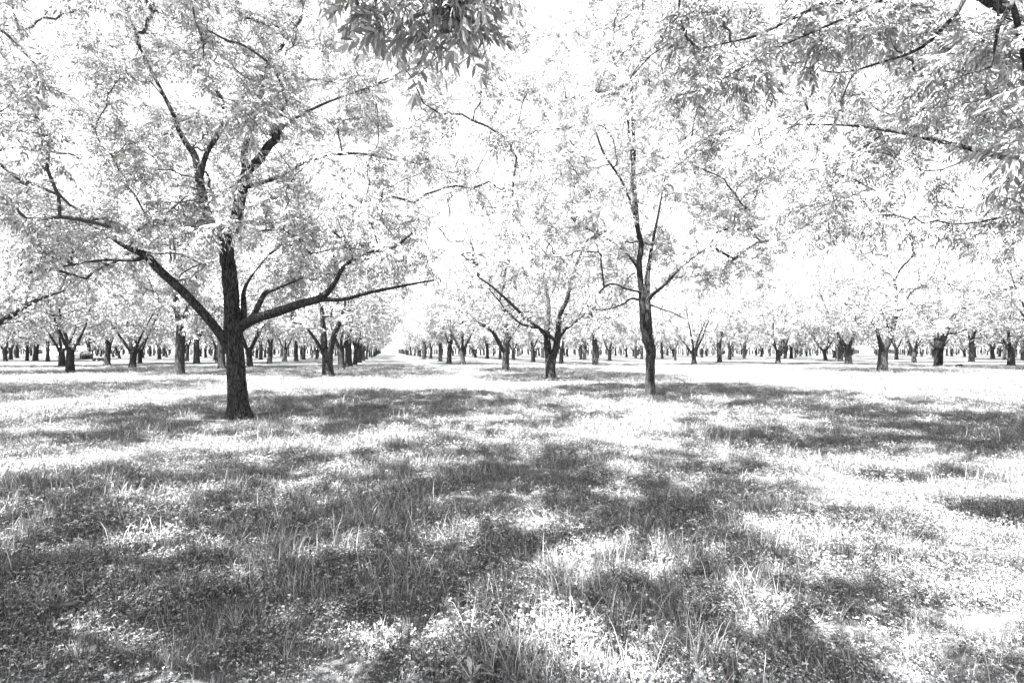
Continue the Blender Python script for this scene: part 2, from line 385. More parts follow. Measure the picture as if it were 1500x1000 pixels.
build_tree(root, 11, sk, 2.9, 13.6, 7.0, 470, 25, (.95, .15), 11, .30, .62, keep=keep1, singles=300, trunk_sides=36, ridges=9, step=.06, center=(-.3, -.2),
           extra=np.array([P(px, py, yy) - b for px, py, yy in [(305, 298, 12.4), (312, 332, 12.5), (288, 285, 12.6), (298, 318, 12.6), (268, 300, 12.5), (300, 172, 12.6), (350, 172, 12.5), (405, 180, 12.6), (330, 182, 12.4), (380, 158, 12.6), (240, 330, 12.3), (420, 150, 12.4), (260, 180, 12.2)]]))

# ------------------------------------------------------------------ the slender tree right of the alley
b = base_of(953, 581); Y = b[1]
sk = [pix(b, Y, [(954, 584, .26), (953.5, 578, .20), (952.5, 560, .155), (952.5, 530, .15), (953, 512, .165), (949, 498, .175), (943, 476, .13), (941.5, 456, .11), (940, 432, .105), (938, 407, .10), (936, 385, .09), (939, 360, .085), (934, 332, .08), (930, 291, .07), (928, 262, .06), (929, 223, .05), (926.5, 165, .04), (925, 110, .03)]),
      pix(b, Y, [(951, 500, .12), (951, 485, .115, -.1), (950, 468, .11, -.15), (949, 446, .105, -.15), (948, 415, .10, -.1), (951, 385, .07, .1), (957, 350, .05, .3), (965, 310, .035, .6), (974, 260, .025, .9)]),
      pix(b, Y, [(950, 438, .08, -.15), (955, 432, .07, -.3), (973, 417, .055, -.7), (990, 400, .03, -.6), (1012, 380, .018, -.3), (1040, 360, .012, 0)]),
      pix(b, Y, [(951, 446, .04), (960, 449, .028, -.3), (970, 453, .025, -.5), (985, 458, .022, -.8), (1006, 468, .018, -1.1)]),
      pix(b, Y, [(940, 428, .05), (930, 426, .035, -.3), (917, 423, .03, -.6), (901, 416, .025, -.9), (889, 418, .03, -1.2), (877, 429, .022, -1.4)]),
      pix(b, Y, [(940, 440, .05), (925, 437, .035, .3), (915, 444, .03, .6), (901, 450, .026, .8), (881, 455, .02, 1.1)]),
      pix(b, Y, [(936, 350, .06), (925, 300, .05, .2), (910, 264, .045, .3), (885, 226, .04, .4), (870, 186, .032, .5), (848, 138, .025, .6), (822, 100, .018, .7)]),
      pix(b, Y, [(929, 262, .05), (924, 220, .04, -.3), (919, 172, .035, -.5), (912, 125, .028, -.7), (892, 70, .02, -.9)]),
      pix(b, Y, [(938, 400, .06), (925, 380, .045, .5), (905, 360, .04, 1.0), (880, 345, .03, 1.4), (850, 330, .025, 1.8)])]
root = thing('orchard_tree', b, 'slender tall tree with a swollen knot and twin close stems above it', 'tree')
build_tree(root, 23, sk, 3.3, 15.0, 6.0, 370, 20, (1.0, .15), 11, .31, .7, singles=200, trunk_sides=24, ridges=8, step=.08, center=(.1, 0),
           keep=lambda p: p[2] > 5.2 - .45 * max(0, math.hypot(p[0], p[1]) - 1.0))

# ------------------------------------------------------------------ trees beside the camera: their limbs hang into the picture
b = np.array([-5.1, 3.3, 0.0]); b[2] = float(gz(b[0], b[1]))
def loc(lst, b): return (np.array([np.array(q[:3]) - b for q in lst]), [q[3] for q in lst])
drop = [(-5.0, 3.3, 2.6, .12), (-4.6, 3.3, 4.2, .10), (-3.7, 3.6, 5.3, .075), (-2.6, 4.1, 5.6, .05), (*P(580, -80, 4.9), .02), (*P(630, -20, 5.0), .012), (*P(680, 40, 5.0), .006)]
sk = [loc([(-5.1, 3.3, -.05, .36), (-5.1, 3.3, .15, .27), (-5.08, 3.3, .8, .24), (-5.05, 3.3, 1.6, .23), (-5.0, 3.3, 2.4, .21), (-4.95, 3.3, 2.9, .17)], b),
      loc(drop, b),
      loc([(-5.0, 3.3, 2.6, .15), (-5.6, 3.7, 4.2, .13), (-5.7, 4.2, 6.0, .10), (-5.2, 4.6, 7.6, .07), (-4.6, 4.8, 9.2, .04)], b),
      loc([(-5.0, 3.3, 2.6, .15), (-4.4, 2.8, 4.2, .13), (-3.9, 2.6, 6.0, .10), (-3.4, 2.8, 8.0, .07), (-3.0, 3.0, 9.6, .04)], b),
      loc([(-5.0, 3.3, 2.5, .14), (-6.0, 2.4, 3.8, .11), (-6.8, 1.6, 5.4, .08), (-7.2, 1.2, 7.0, .05)], b),
      loc([(-4.6, 3.0, 3.6, .10), (-3.2, 2.2, 5.6, .08), (-1.8, 2.2, 7.0, .06), (-.4, 2.6, 8.0, .04)], b)]
rg = np.random.default_rng(5)
ex = [P(px, py, yy) - b for px, py, yy in [(505, -45, 5.6), (560, -30, 5.4), (600, -10, 5.2), (640, -35, 5.0), (668, 15, 5.0), (690, -30, 4.8), (630, 45, 5.2), (550, 10, 5.8)]]
root = thing('orchard_tree', b, 'leafy tree whose drooping spray of big grey leaves hangs against the sky', 'tree')
def keep0(p):                 # canopy lifted on the side of the open ground
    q = p + b; sx = -1.0 - .24 * (q[2] - 4.3); sy = 4.5 - .35 * (q[2] - 4.3)
    if q[2] < 7.5 and math.hypot(q[0] - sx, q[1] - sy) < .9: return False  # gap shaped along the sun's path so light reaches the drooping spray
    if q[0] > 1.5: return False
    return q[2] > 2.9 + 0.64 * max(0.0, q[1]) or q[0] < -1.15 * q[1] - 1.0
build_tree(root, 31, sk, 3.2, 11.5, 6.0, 320, 18, (1.0, .15), 11, .33, .62, keep=keep0, extra=np.array(ex), singles=300, trunk_sides=16, spread=.42, center=(2.1, -.5), inner=.1, gap=-.3)

b = np.array([8.6, 7.7, 0.0]); b[2] = float(gz(b[0], b[1]))
def sp(lst): return [(*P(a[0], a[1], a[3]), a[2]) for a in lst]
sk = [loc([(8.6, 7.7, -.05, .34), (8.6, 7.7, .15, .26), (8.6, 7.7, .9, .23), (8.55, 7.7, 1.8, .22), (8.5, 7.75, 2.6, .19), (8.45, 7.8, 3.0, .16)], b),
      loc([(8.5, 7.7, 2.8, .12), (7.9, 7.6, 4.4, .10)] + sp([(1450, -15, 0.0434, 8.0), (1400, 22, 0.0310, 8.1), (1350, 70, 0.0236, 8.2), (1280, 95, 0.0161, 8.3), (1230, 107, 0.0112, 8.4), (1165, 96, 0.0074, 8.5)]), b),
      loc([(8.5, 7.7, 2.9, .13), (7.6, 7.7, 5.2, .11), (6.4, 7.8, 6.6, .085)] + sp([(1290, 0, 0.0434, 8.0), (1215, 4, 0.0372, 8.1), (1160, 28, 0.0248, 8.1), (1110, 52, 0.0174, 8.1), (1070, 62, 0.0112, 8.1), (1024, 72, 0.0062, 8.2)]), b),
      loc(sp([(1285, 2, 0.0248, 8.0), (1230, 30, 0.0186, 7.8), (1180, 52, 0.0124, 7.7), (1130, 75, 0.0087, 7.7), (1060, 115, 0.0050, 7.7)]), b),
      loc([(8.5, 7.7, 2.7, .09), (7.4, 7.9, 5.0, .045)] + sp([(1482, 5, 0.0310, 7.0), (1462, 40, 0.0217, 7.0), (1456, 75, 0.0161, 7.0), (1452, 98, 0.0124, 7.0), (1420, 108, 0.0087, 7.1), (1370, 125, 0.0056, 7.2)]), b),
      loc([(8.5, 7.7, 2.7, .09), (8.0, 7.8, 3.9, .05)] + sp([(1530, 120, 0.0279, 9.0), (1496, 133, 0.0217, 9.0), (1452, 144, 0.0161, 9.1), (1410, 152, 0.0112, 9.2), (1360, 160, 0.0062, 9.3)]), b),
      loc([(8.5, 7.7, 2.4, .12), (7.4, 6.8, 3.0, .09), (6.0, 5.4, 3.4, .05), (5.2, 4.8, 3.7, .025), (4.6, 4.6, 3.6, .012), (4.3, 4.5, 3.45, .007)], b),
      loc([(8.45, 7.8, 2.9, .14), (8.8, 8.8, 4.6, .11), (9.2, 9.6, 6.5, .08), (9.4, 10.2, 8.6, .05)], b),
      loc([(8.45, 7.8, 2.9, .13), (9.4, 7.2, 4.4, .11), (10.4, 6.8, 6.2, .08), (11.0, 6.6, 8.0, .05)], b),
      loc([(8.45, 7.8, 2.9, .13), (8.2, 7.0, 5.0, .11), (7.8, 6.6, 7.2, .08), (7.6, 6.4, 9.6, .05)], b),
      loc([(8.2, 7.0, 5.0, .09), (6.8, 6.9, 7.4, .07), (5.2, 7.2, 8.8, .05), (3.8, 7.6, 9.8, .03)], b),
      loc([(8.6, 8.6, 4.2, .06), (8.0, 10.0, 5.2, .04), (7.2, 11.6, 6.2, .025), (6.4, 13.0, 6.8, .012)], b)]
ex = [np.array(q) - b for q in [(4.25, 4.5, 3.4), (4.35, 4.6, 3.2), (3.8, 3.65, 6.0), (3.5, 3.4, 5.8), (4.1, 3.5, 6.2), (3.75, 4.0, 5.7), (3.4, 3.8, 6.3), (4.3, 3.9, 6.0), (3.9, 3.2, 6.4), (4.1, 3.8, 5.4)]]  # the high clumps are unseen foliage, added to shade the low spray
for (px, py, yy) in [(1010, 60, 8.2), (1040, 85, 8.2), (1060, 40, 8.3), (1090, 70, 8.0), (1120, 20, 8.2), (1100, 95, 7.9), (1150, 55, 8.0), (1170, 15, 8.3), (1205, 45, 7.9), (1240, 20, 8.1), (1230, 75, 7.8),
                     (1270, 40, 8.0), (1300, 15, 8.2), (1320, 45, 8.2), (1340, 20, 8.4), (1020, 110, 8.3), (1380, 60, 8.3), (1420, 30, 8.2), (1440, 90, 7.4), (1400, 110, 7.8), (1470, 60, 7.3), (1480, 20, 7.5), (1490, 110, 8.0),
                     (1430, 130, 9.0), (1380, 150, 9.3), (1480, 150, 9.0), (1340, 155, 9.8), (1070, 10, 8.5), (1020, 20, 8.6), (1360, 180, 10.5), (1300, 190, 11.5), (1420, 190, 10.5), (1470, 200, 10.2)]:
    ex.append(P(px, py, yy) + rg.normal(0, .12, 3) - b)
root = thing('orchard_tree', b, 'wide tree whose thin dark branches reach over the sunlit grass patch', 'tree')
def keepR(p):
    q = p + b
    return q[1] > 9.2 or q[2] > 2.6 + 0.62 * max(0.0, q[1]) or q[0] > q[1] * .98
build_tree(root, 37, sk, 3.8, 12.5, 7.2, 300, 20, (1.0, .15), 11, .31, .75, keep=keepR, extra=np.array(ex), singles=300, trunk_sides=16, spread=.5, center=(.2, 1.6), inner=.1)

# ------------------------------------------------------------------ middle-distance trees with their own limbs
MID = dict(n_cl=210, per=15, lw=(1.12, .19), nleaf=7, L=.42, mind=.95, twigs=False, trunk_sides=14, spread=.75, step=.2, br=.014)
def mid(px, py, label, seed, polys, zb, zt, Rc, slots=None, **kw):
    b = base_of(px, py); Y = b[1]
    root = thing('orchard_tree', b, label, 'tree', 'rows of orchard trees')
    sk = [pix(b, Y, q) for q in polys]
    a = dict(MID); a.update(kw)
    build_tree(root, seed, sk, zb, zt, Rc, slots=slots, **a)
    return root
mid(807, 554, 'stout twin-stemmed tree with a thick straight limb slanting up beside the alley', 41, [
    [(807, 556.5, 0.422), (807, 552, 0.340), (806, 540, 0.299), (807, 528, 0.313), (807, 520, 0.231)],
    [(804, 535, 0.204), (802, 510, 0.211, .1), (801, 492, 0.197, .2), (802, 471, 0.163, .3), (804, 450, 0.122, .6), (800, 420, 0.082, .8), (795, 385, 0.054, 1)],
    [(809, 530, 0.177), (814, 510, 0.204, -.1), (817, 495, 0.190, -.2), (818, 481, 0.163, -.3), (821, 459, 0.136, -.2), (830, 440, 0.116, 0), (843, 392, 0.082, .2), (860, 352, 0.048, .4)],
    [(816, 497, 0.136, -.2), (828, 482, 0.109, -.5), (838, 475, 0.088, -.8), (852, 464, 0.061, -1.2), (872, 448, 0.041, -1.6)],
    [(802, 496, 0.122, .1), (797, 489, 0.102, -.2), (789, 480, 0.082, -.5), (779, 479, 0.075, -.8), (765, 475, 0.068, -1.0), (752, 465, 0.058, -1.2), (741, 454, 0.051, -1.4), (728, 437, 0.041, -1.6), (717, 424, 0.027, -1.8)],
    [(815, 500, 0.095, -.3), (795, 484, 0.088, -.9), (770, 465, 0.095, -1.6), (747, 443, 0.088, -2.2), (724, 422, 0.068, -2.7), (700, 405, 0.034, -3.2)]], 3.0, 16.8, 7.4, n_cl=300)
mid(741, 543, 'light-trunked tree leaning its long bare limb back across the alley', 43, [
    [(740.7, 545, .42), (740.7, 541, .31), (741, 520, .27), (741.6, 502, .27), (744, 490, .22), (744.5, 476, .18), (745, 449, .12), (744, 420, .08)],
    [(740, 518, .18), (731, 502, .17, -.3), (719.5, 483, .15, -.8), (702, 473, .11, -1.2), (684, 458, .08, -1.6), (675, 435, .05, -2)],
    [(744, 486, .13), (741, 481, .12, .3), (733, 463, .10, .8), (719, 441, .08, 1.4), (705, 420, .05, 2.0)],
    [(745, 500, .10), (750, 492, .09, -.3), (761, 475, .07, -1), (775, 455, .05, -1.6)]], 3.6, 16.2, 6.8)
mid(481, 550, 'forked tree heading the long row beside the open alley', 47, [
    [(481, 552, .50), (481, 548, .40), (480, 535, .33), (480, 522, .34), (480, 512, .26)],
    [(477, 522, .22), (475, 506, .22), (474, 490, .2, .2), (473, 474, .17, .3), (471, 450, .12, .5), (468, 425, .08, .6)],
    [(483, 520, .2), (486, 504, .2, -.2), (491, 486, .18, -.4), (498, 472, .15, -.6), (505, 450, .1, -.8)],
    [(475, 518, .12), (469, 508, .11, -.4), (454, 486, .09, -1), (440, 474, .075, -1.5), (428, 472, .05, -1.9)]], 3.2, 15.2, 6.8)
mid(1292, 544, 'tree with trunk bending right standing alone at the sunlit clearing', 53, [
    [(1291, 546, .48), (1292, 542, .38), (1293, 525, .33), (1295, 510, .32), (1303, 496, .24), (1307, 480, .21), (1312, 460, .18), (1313, 440, .14), (1310, 410, .09)],
    [(1292, 513, .2), (1290, 505, .18, -.2), (1287, 494, .15, -.5), (1282, 475, .1, -1)],
    [(1312, 462, .12), (1322, 445, .1, .4), (1335, 428, .07, .8)], [(1307, 482, .1), (1296, 465, .08, .8), (1285, 440, .06, 1.2)]], 3.0, 17.0, 7.6, n_cl=260)
mid(1374, 537, 'V-forked tree with its trunk dark below and pale at the fork', 59, [
    [(1374, 539, .48), (1374, 535, .40), (1374.5, 520, .38), (1375, 507, .42), (1375.5, 500, .36)],
    [(1378, 506, .3), (1384, 489, .28, -.2), (1390, 475, .24, -.4), (1396, 464, .2, -.6), (1412, 452, .14, -.9), (1430, 440, .09, -1.2)],
    [(1373, 505, .26), (1371, 492, .24, .2), (1370, 476, .2, .4), (1360, 466, .15, .8), (1350, 455, .1, 1.2)],
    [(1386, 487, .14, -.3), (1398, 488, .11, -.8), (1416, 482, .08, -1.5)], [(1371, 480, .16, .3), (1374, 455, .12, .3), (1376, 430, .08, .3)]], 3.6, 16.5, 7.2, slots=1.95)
# a tree just outside on the left: one dark limb and part of its crown show
b = np.array([-21.6, 21.9, 0.0])
sk = [loc([(-21.6, 21.9, -.05, .42), (-21.6, 21.9, .3, .3), (-21.6, 21.9, 1.4, .27), (-21.5, 21.9, 2.4, .24), (-21.3, 21.9, 3.0, .18)], b),
      loc([(-21.5, 21.9, 1.9, .14), (*P(-20, 483, 21.8), .12), (*P(25, 457, 21.6), .10), (*P(48, 442, 21.4), .07), (*P(95, 425, 21.0), .04)], b),
      loc([(-21.4, 21.9, 2.8, .16), (-20.6, 21.8, 4.8, .12), (-20.2, 21.8, 7.2, .08), (-20, 22, 9.4, .04)], b),
      loc([(-21.4, 21.9, 2.8, .15), (-22.6, 22.5, 4.6, .12), (-23.6, 23, 6.8, .08)], b),
      loc([(-21.4, 21.9, 2.9, .14), (-21.0, 20.6, 4.6, .11), (-20.4, 19.4, 6.4, .07)], b)]
root = thing('orchard_tree', b, 'tree with one dark limb curving up over the bright strip near white shed', 'tree')
a = dict(MID); a.update(n_cl=210); build_tree(root, 61, sk, 2.7, 14.0, 7.1, **a)

# ------------------------------------------------------------------ the rest of the orchard: a few tree forms, copied
def rand_skel(seed, kind):
    rg = np.random.default_rng(seed); lean = rg.normal(0, .10, 2); h = {'fork': 1.7, 'single': 2.6, 'vase': 1.5, 'lean': 2.0}[kind]
    r = rg.uniform(.26, .33)
    tr = [(0, 0, -.05, r * 1.6), (0, 0, .18, r * 1.2), (lean[0] * .4, lean[1] * .4, h * .5, r), (lean[0], lean[1], h, r * 1.02), (lean[0] * 1.2, lean[1] * 1.2, h + .35, r * .7)]
    sk = [(np.array([q[:3] for q in tr]), [q[3] for q in tr])]
    n = {'fork': 3, 'single': 3, 'vase': 4, 'lean': 3}[kind]; a0 = rg.uniform(0, 6.28)
    for k in range(n):
        a = a0 + k * 6.283 / n + rg.normal(0, .25); sl = {'fork': .5, 'single': .38, 'vase': .62, 'lean': .45}[kind] * rg.uniform(.7, 1.3)
        p = np.array([lean[0], lean[1], h - .25 - .15 * k * (kind == 'single') * -1]); rr = r * rg.uniform(.5, .68); pts = [p]; rad = [rr]
        for s in range(5):
            p = p + np.array([math.cos(a) * sl, math.sin(a) * sl, 1.0]) * rg.uniform(1.0, 1.4); a += rg.normal(0, .22); sl *= rg.uniform(.7, 1.05)
            rr *= .78; pts.append(p); rad.append(rr)
        sk.append((np.array(pts), rad))
    return sk
MV = []; hidden = []
KINDS = ['fork', 'single', 'vase', 'lean', 'fork', 'single']
def make_form(kind, seed, pars):
    root = thing('orchard_tree', (0, 0, 0), '', 'tree')
    build_tree(root, seed, rand_skel(seed, kind), **pars); return root
def place(proto, used, loc_, rz, s, label, group):
    if used: 
        r = proto.copy(); C.objects.link(r)
        for ch in proto.children:
            c = ch.copy(); C.objects.link(c); c.parent = r
    else: r = proto
    r.location = loc_; r.rotation_euler = (0, 0, rz); r.scale = s
    r['label'] = label; r['group'] = group
    return r
DESC = {'fork': 'with trunk forking low', 'single': 'with one straight trunk', 'vase': 'with several limbs spreading from a short trunk', 'lean': 'with a slightly leaning trunk'}
mids = [make_form(k, 70 + i_, dict(n_cl=150, per=15, lw=(1.25, .2), nleaf=7, L=.46, mind=1.0, twigs=False, trunk_sides=10, spread=.8, step=.3, br=.016, zb=3.3, zt=15.2, Rc=6.5)) for i_, k in enumerate(KINDS)]
usedm = [False] * 6; rnd = random.Random(4)
# bases read from the photograph: (pixel x, pixel y, form, trunk scale)
BASES = [(103, 545.5, 0, 1.0), (91, 537, 0, 1.1), (157, 534, 3, 1.0), (194, 539.5, 2, 1.05), (205, 532, 0, .95), (263, 548, 1, .85), (288, 532.6, 1, 1.0), (274, 529, 3, .8),
         (325, 541, 5, .85), (319, 531, 0, .9), (366, 537, 2, 1.0), (382, 527, 1, .9), (395, 532.6, 3, .9), (417, 530, 0, 1.0), (434, 528.6, 1, .9), (445, 527, 4, .9), (464, 526, 0, .95),
         (500, 542.4, 4, .85), (511, 538, 5, .9), (520, 534.5, 3, .9), (526.5, 531, 1, .9), (532, 528.6, 5, .9), (537, 526.5, 0, .9),
         (645, 529.4, 1, .9), (658, 532, 5, 1.0), (678, 534, 2, 1.0), (714, 525.5, 5, .9), (732.6, 526, 1, .9), (752, 527.6, 0, 1.0), (781, 530, 3, .95), (822, 532, 0, .95), (872, 535, 1, .9), (893, 528.6, 4, .95),
         (851, 526, 1, .8), (621, 526, 5, .9), (1016.6, 533.6, 2, 1.05), (1054, 530.6, 1, .95), (1069, 527, 3, .9), (989, 528, 0, .7), (970, 525.5, 5, .8), (940, 526, 3, .9), (931, 525, 1, .9),
         (1090, 525.6, 3, .8), (1139.6, 532.6, 2, 1.1), (1150, 525.6, 0, 1.0), (1159, 525.2, 1, 1.1), (1242.6, 533, 4, 1.1), (1231, 529, 1, 1.0), (1226, 526, 5, .9), (1313, 527, 0, .95), (1338.6, 531, 2, 1.0),
         (1423, 530, 1, 1.0), (1455, 525.6, 0, .9), (1481, 536, 4, .95), (1499, 528, 1, .95), (40, 528, 1, .8), (52, 528.5, 5, 1.0), (70, 529.6, 1, .8), (8, 529, 0, .9), (-30, 538, 2, 1.0), (-60, 548, 4, 1.0), (1540, 542, 2, 1.0), (1530, 531, 0, 1)]
OWN = {0: 'dark low-forked tree in front of the white shed', 1: 'low-forked tree close behind the dark one before the white shed', 2: 'leaning-trunk tree beyond the far end of the low trailer',
       3: 'dark many-limbed tree between the low trailer and a lone straight trunk', 4: 'low-forked tree just behind the dark many-limbed tree past the trailer', 5: 'lone straight single-trunk tree out in front of the rows behind',
       6: 'straight-trunked tree standing behind the lone straight single trunk', 8: 'straight trunk showing close beside the big low-limbed tree', 10: 'tree with fanning limbs just past the big low-limbed tree',
       17: 'second tree of the alley row, just behind its forked first tree', 18: 'third tree of the alley row that begins with the forked tree', 19: 'fourth tree of the alley row that begins with the forked tree',
       20: 'fifth tree of the alley row that begins with the forked tree', 21: 'sixth tree of the alley row that begins with the forked tree', 22: 'seventh tree of the alley row that begins with the forked tree',
       23: 'straight trunk two places along the alley from the many-limbed tree', 24: 'straight trunk beside the many-limbed tree across the alley', 25: 'many-limbed tree next along the alley from the light-trunked leaning tree',
       28: 'low-forked tree just behind the light-trunked leaning tree', 29: 'leaning trunk between the light-trunked tree and the stout twin-stemmed one', 30: 'low-forked tree showing behind the stout twin-stemmed tree',
       31: 'straight trunk between the stout twin-stemmed tree and the slender knotted one', 32: 'low-forked tree just behind the straight trunk near the slender knotted tree',
       35: 'spreading many-limbed tree next beyond the slender knotted tree', 36: 'straight trunk beside the spreading tree beyond the slender knotted one', 43: 'many-limbed tree facing the wide sunlit strip of grass',
       46: 'low-forked tree heading a diagonal line of close trunks', 47: 'second trunk in the diagonal line behind its low-forked first tree', 48: 'third trunk in the diagonal line behind its low-forked first tree',
       49: 'low-forked tree just behind the bent-trunk tree at the clearing', 50: 'many-limbed tree between the bent-trunk tree and the dark-based V-forked one', 51: 'straight-trunked tree just beyond the crooked fallen branch',
       52: 'small low-forked tree between two nearer trunks past the fallen branch', 53: 'low-forked tree next beyond the straight trunk past the fallen branch'}
taken = [np.array([T1.location[0], T1.location[1]])]
for k, (px, py, f, ts) in enumerate(BASES):
    g = base_of(px, py); s = rnd.uniform(.9, 1.1)
    place(mids[f], usedm[f], g, rnd.uniform(0, 6.28), (ts * s, ts * s, s * rnd.uniform(.95, 1.06)), OWN.get(k, 'mid-distance orchard tree ' + DESC[KINDS[f]]), 'mid-distance orchard trees ' + DESC[KINDS[f]])
    usedm[f] = True; taken.append(g[:2])
for px, py in ((807, 554), (741, 543), (481, 550), (1292, 544), (1374, 537), (953, 581)): taken.append(base_of(px, py)[:2])
fars = [make_form(k, 90 + i_, dict(n_cl=70, per=10, lw=(1.9, .26), nleaf=5, L=.62, mind=1.3, twigs=False, trunk_sides=7, spread=1.0, step=.6, br=.02, zb=3.1, zt=14.6, Rc=6.5)) for i_, k in enumerate(KINDS[:4])]
usedf = [False] * 4
U = np.array([-.2168, .9762]); W_ = np.array([.9762, .2168]); grid = []
for iu in range(2, 40):
    for iw in range(-22, 30):
        p = W_ * (9.3 + 12.95 * iw) + U * (18.7 + 13.1 * iu)
        if p[1] < 85 or p[1] > 420 or abs(p[0]) > p[1] * .95 + 8: continue
        if iw in (0, -1) and p[1] < 100: continue
        if min(np.hypot(*(p - t)) for t in taken) < 7.5: continue
        grid.append(p)
grid.sort(key=lambda p: p[1])
near = [p for p in grid][:235]; rest = grid[235:]
for p in near:
    f = rnd.randrange(4); s = rnd.uniform(.88, 1.1)
    place(fars[f], usedf[f], (p[0] + rnd.gauss(0, .5), p[1] + rnd.gauss(0, .5), 0), rnd.uniform(0, 6.28), (s * .95, s * .95, s), 'small far-off orchard tree ' + DESC[KINDS[f]], 'far-off orchard trees ' + DESC[KINDS[f]])
    usedf[f] = True
# beyond those the rows melt together: one mass
mbk = MB(); rg = np.random.default_rng(8); Vs = []
for p in rest:
    h = rg.uniform(12.5, 15); c0 = np.array([p[0], p[1], 0.0])
    tube(mbk, np.array([c0, c0 + (0, 0, 2.), c0 + (rg.normal(0, .3), 0, 5.)]), [.33, .26, .15], 5)
    n = 190; hh = rg.uniform(0, 1, n); f = rg.uniform(0, 1, n) ** .4; a = rg.uniform(0, 6.283, n); r = 6.0 * np.interp(hh, PROF_H, PROF_R) * f
    q = np.stack([p[0] + r * np.cos(a), p[1] + r * np.sin(a), 2.6 + hh * (h - 2.6)], 1)
    A = nrm(rg.normal(0, 1, (n, 3)) * np.array([1, 1, .5])); Nn = np.array([0, 0, 1.]) + rg.normal(0, .5, (n, 3)); Nn = nrm(Nn - A * np.sum(A * Nn, 1, keepdims=True)); S = np.cross(Nn, A)
    L_ = rg.uniform(.45, .9, n)[:, None]
    Vs.append(np.stack([q - A * L_, q + S * L_ * .5, q + A * L_, q - S * L_ * .5], 1).reshape(-1, 3))
o = thing('far_orchard', (0, 0, 0), 'far end of the orchard where the rows merge into one mass', 'orchard'); o['kind'] = 'stuff'
link('trunks', mbk.mesh('trunks', [M_BARK]), o, 'stuff')
V = np.concatenate(Vs); link('crowns', mesh_from('crowns', V, np.arange(len(V)).reshape(-1, 4), None, [M_LEAF]), o, 'stuff')

# ------------------------------------------------------------------ ground cover: weeds, clover and grass (nobody could count it)
def blades_mesh(name, seed, n, rad, l0, l1, wd, curl):
    rg = np.random.default_rng(seed); V = []; Q = []; T = []; k = 0
    for _ in range(n):
        a = rg.uniform(0, 6.283); r = rad * rg.uniform(0, 1) ** .6; b = np.array([r * math.cos(a), r * math.sin(a), -.01])
        az = a + rg.normal(0, .9); L = rg.uniform(l0, l1); c = (rg.uniform(.2, 1) if n > 1 else rg.uniform(.85, 1)) * curl; w_ = wd * rg.uniform(.7, 1.3)
        dirh = np.array([math.cos(az), math.sin(az), 0]); sd_ = np.array([-math.sin(az), math.cos(az), 0]); p = b.copy(); el = R(88) - rg.uniform(0, .35)
        rows = []
        for s in range(5):
            ww = w_ * (1 - (s / 4) ** 1.6) ; rows.append((p - sd_ * ww, p + sd_ * ww)); p = p + (dirh * math.cos(el) + np.array([0, 0, math.sin(el)])) * L / 4; el -= c * (.35 + .25 * s)
        for r0, r1 in rows[:-1]: V += [r0, r1]
        V.append((rows[-1][0] + rows[-1][1]) / 2)
        for s in range(3): Q.append((k + 2 * s, k + 2 * s + 1, k + 2 * s + 3, k + 2 * s + 2))
        T.append((k + 6, k + 7, k + 8)); k += 9
    return mesh_from(name, V, Q, T, [M_GRASS])
def clover_mesh(name, seed, n, rad, s0, s1, h0, h1):
    rg = np.random.default_rng(seed); V = []; Q = []; k = 0
    for _ in range(n):
        a = rg.uniform(0, 6.283); r = rad * rg.uniform(0, 1) ** .55; c = np.array([r * math.cos(a), r * math.sin(a), rg.uniform(h0, h1) * (1.1 - .4 * r / rad)])
        nn = nrm(np.array([rg.normal(0, .45), rg.normal(0, .45), 1])); e1 = nrm(np.cross(nn, [math.cos(a), math.sin(a), .1])); e2 = np.cross(nn, e1); a0 = rg.uniform(0, 6.28); s = rg.uniform(s0, s1)
        for q in range(3):
            th = a0 + q * 2.094 + rg.normal(0, .2); d = e1 * math.cos(th) + e2 * math.sin(th); t = np.cross(nn, d)
            V += [c, c + d * s * .62 - t * s * .4 + nn * s * .12, c + d * s, c + d * s * .62 + t * s * .4 + nn * s * .12]; Q.append((k, k + 1, k + 2, k + 3)); k += 4
        # stalk
        b0 = c * np.array([.9, .9, 0]); V += [b0 - (.0012, 0, 0), b0 + (.0012, 0, 0), c + (.0009, 0, 0), c - (.0009, 0, 0)]; Q.append((k, k + 1, k + 2, k + 3)); k += 4
    return mesh_from(name, V, Q, None, [M_CLOVER])
protos = [clover_mesh('clover_a', 1, 95, .20, .008, .015, .015, .075), clover_mesh('clover_b', 2, 80, .20, .010, .020, .02, .10),
          blades_mesh('short_a', 3, 34, .14, .05, .13, .0022, .45), blades_mesh('short_b', 4, 26, .12, .06, .17, .0026, .6),
          blades_mesh('tuft_a', 5, 36, .12, .09, .27, .0023, 1.0), blades_mesh('tuft_b', 6, 28, .10, .10, .34, .0026, 1.35), clover_mesh('weed_c', 7, 26, .13, .016, .028, .03, .13)]
coll = bpy.data.collections.new('ground_cover_forms')
for k, me in enumerate(protos):
    coll.objects.link(bpy.data.objects.new('form_%d_%s' % (k, me.name), me))
rg = np.random.default_rng(77); pts = []; rot = []; scl = []; idx = []
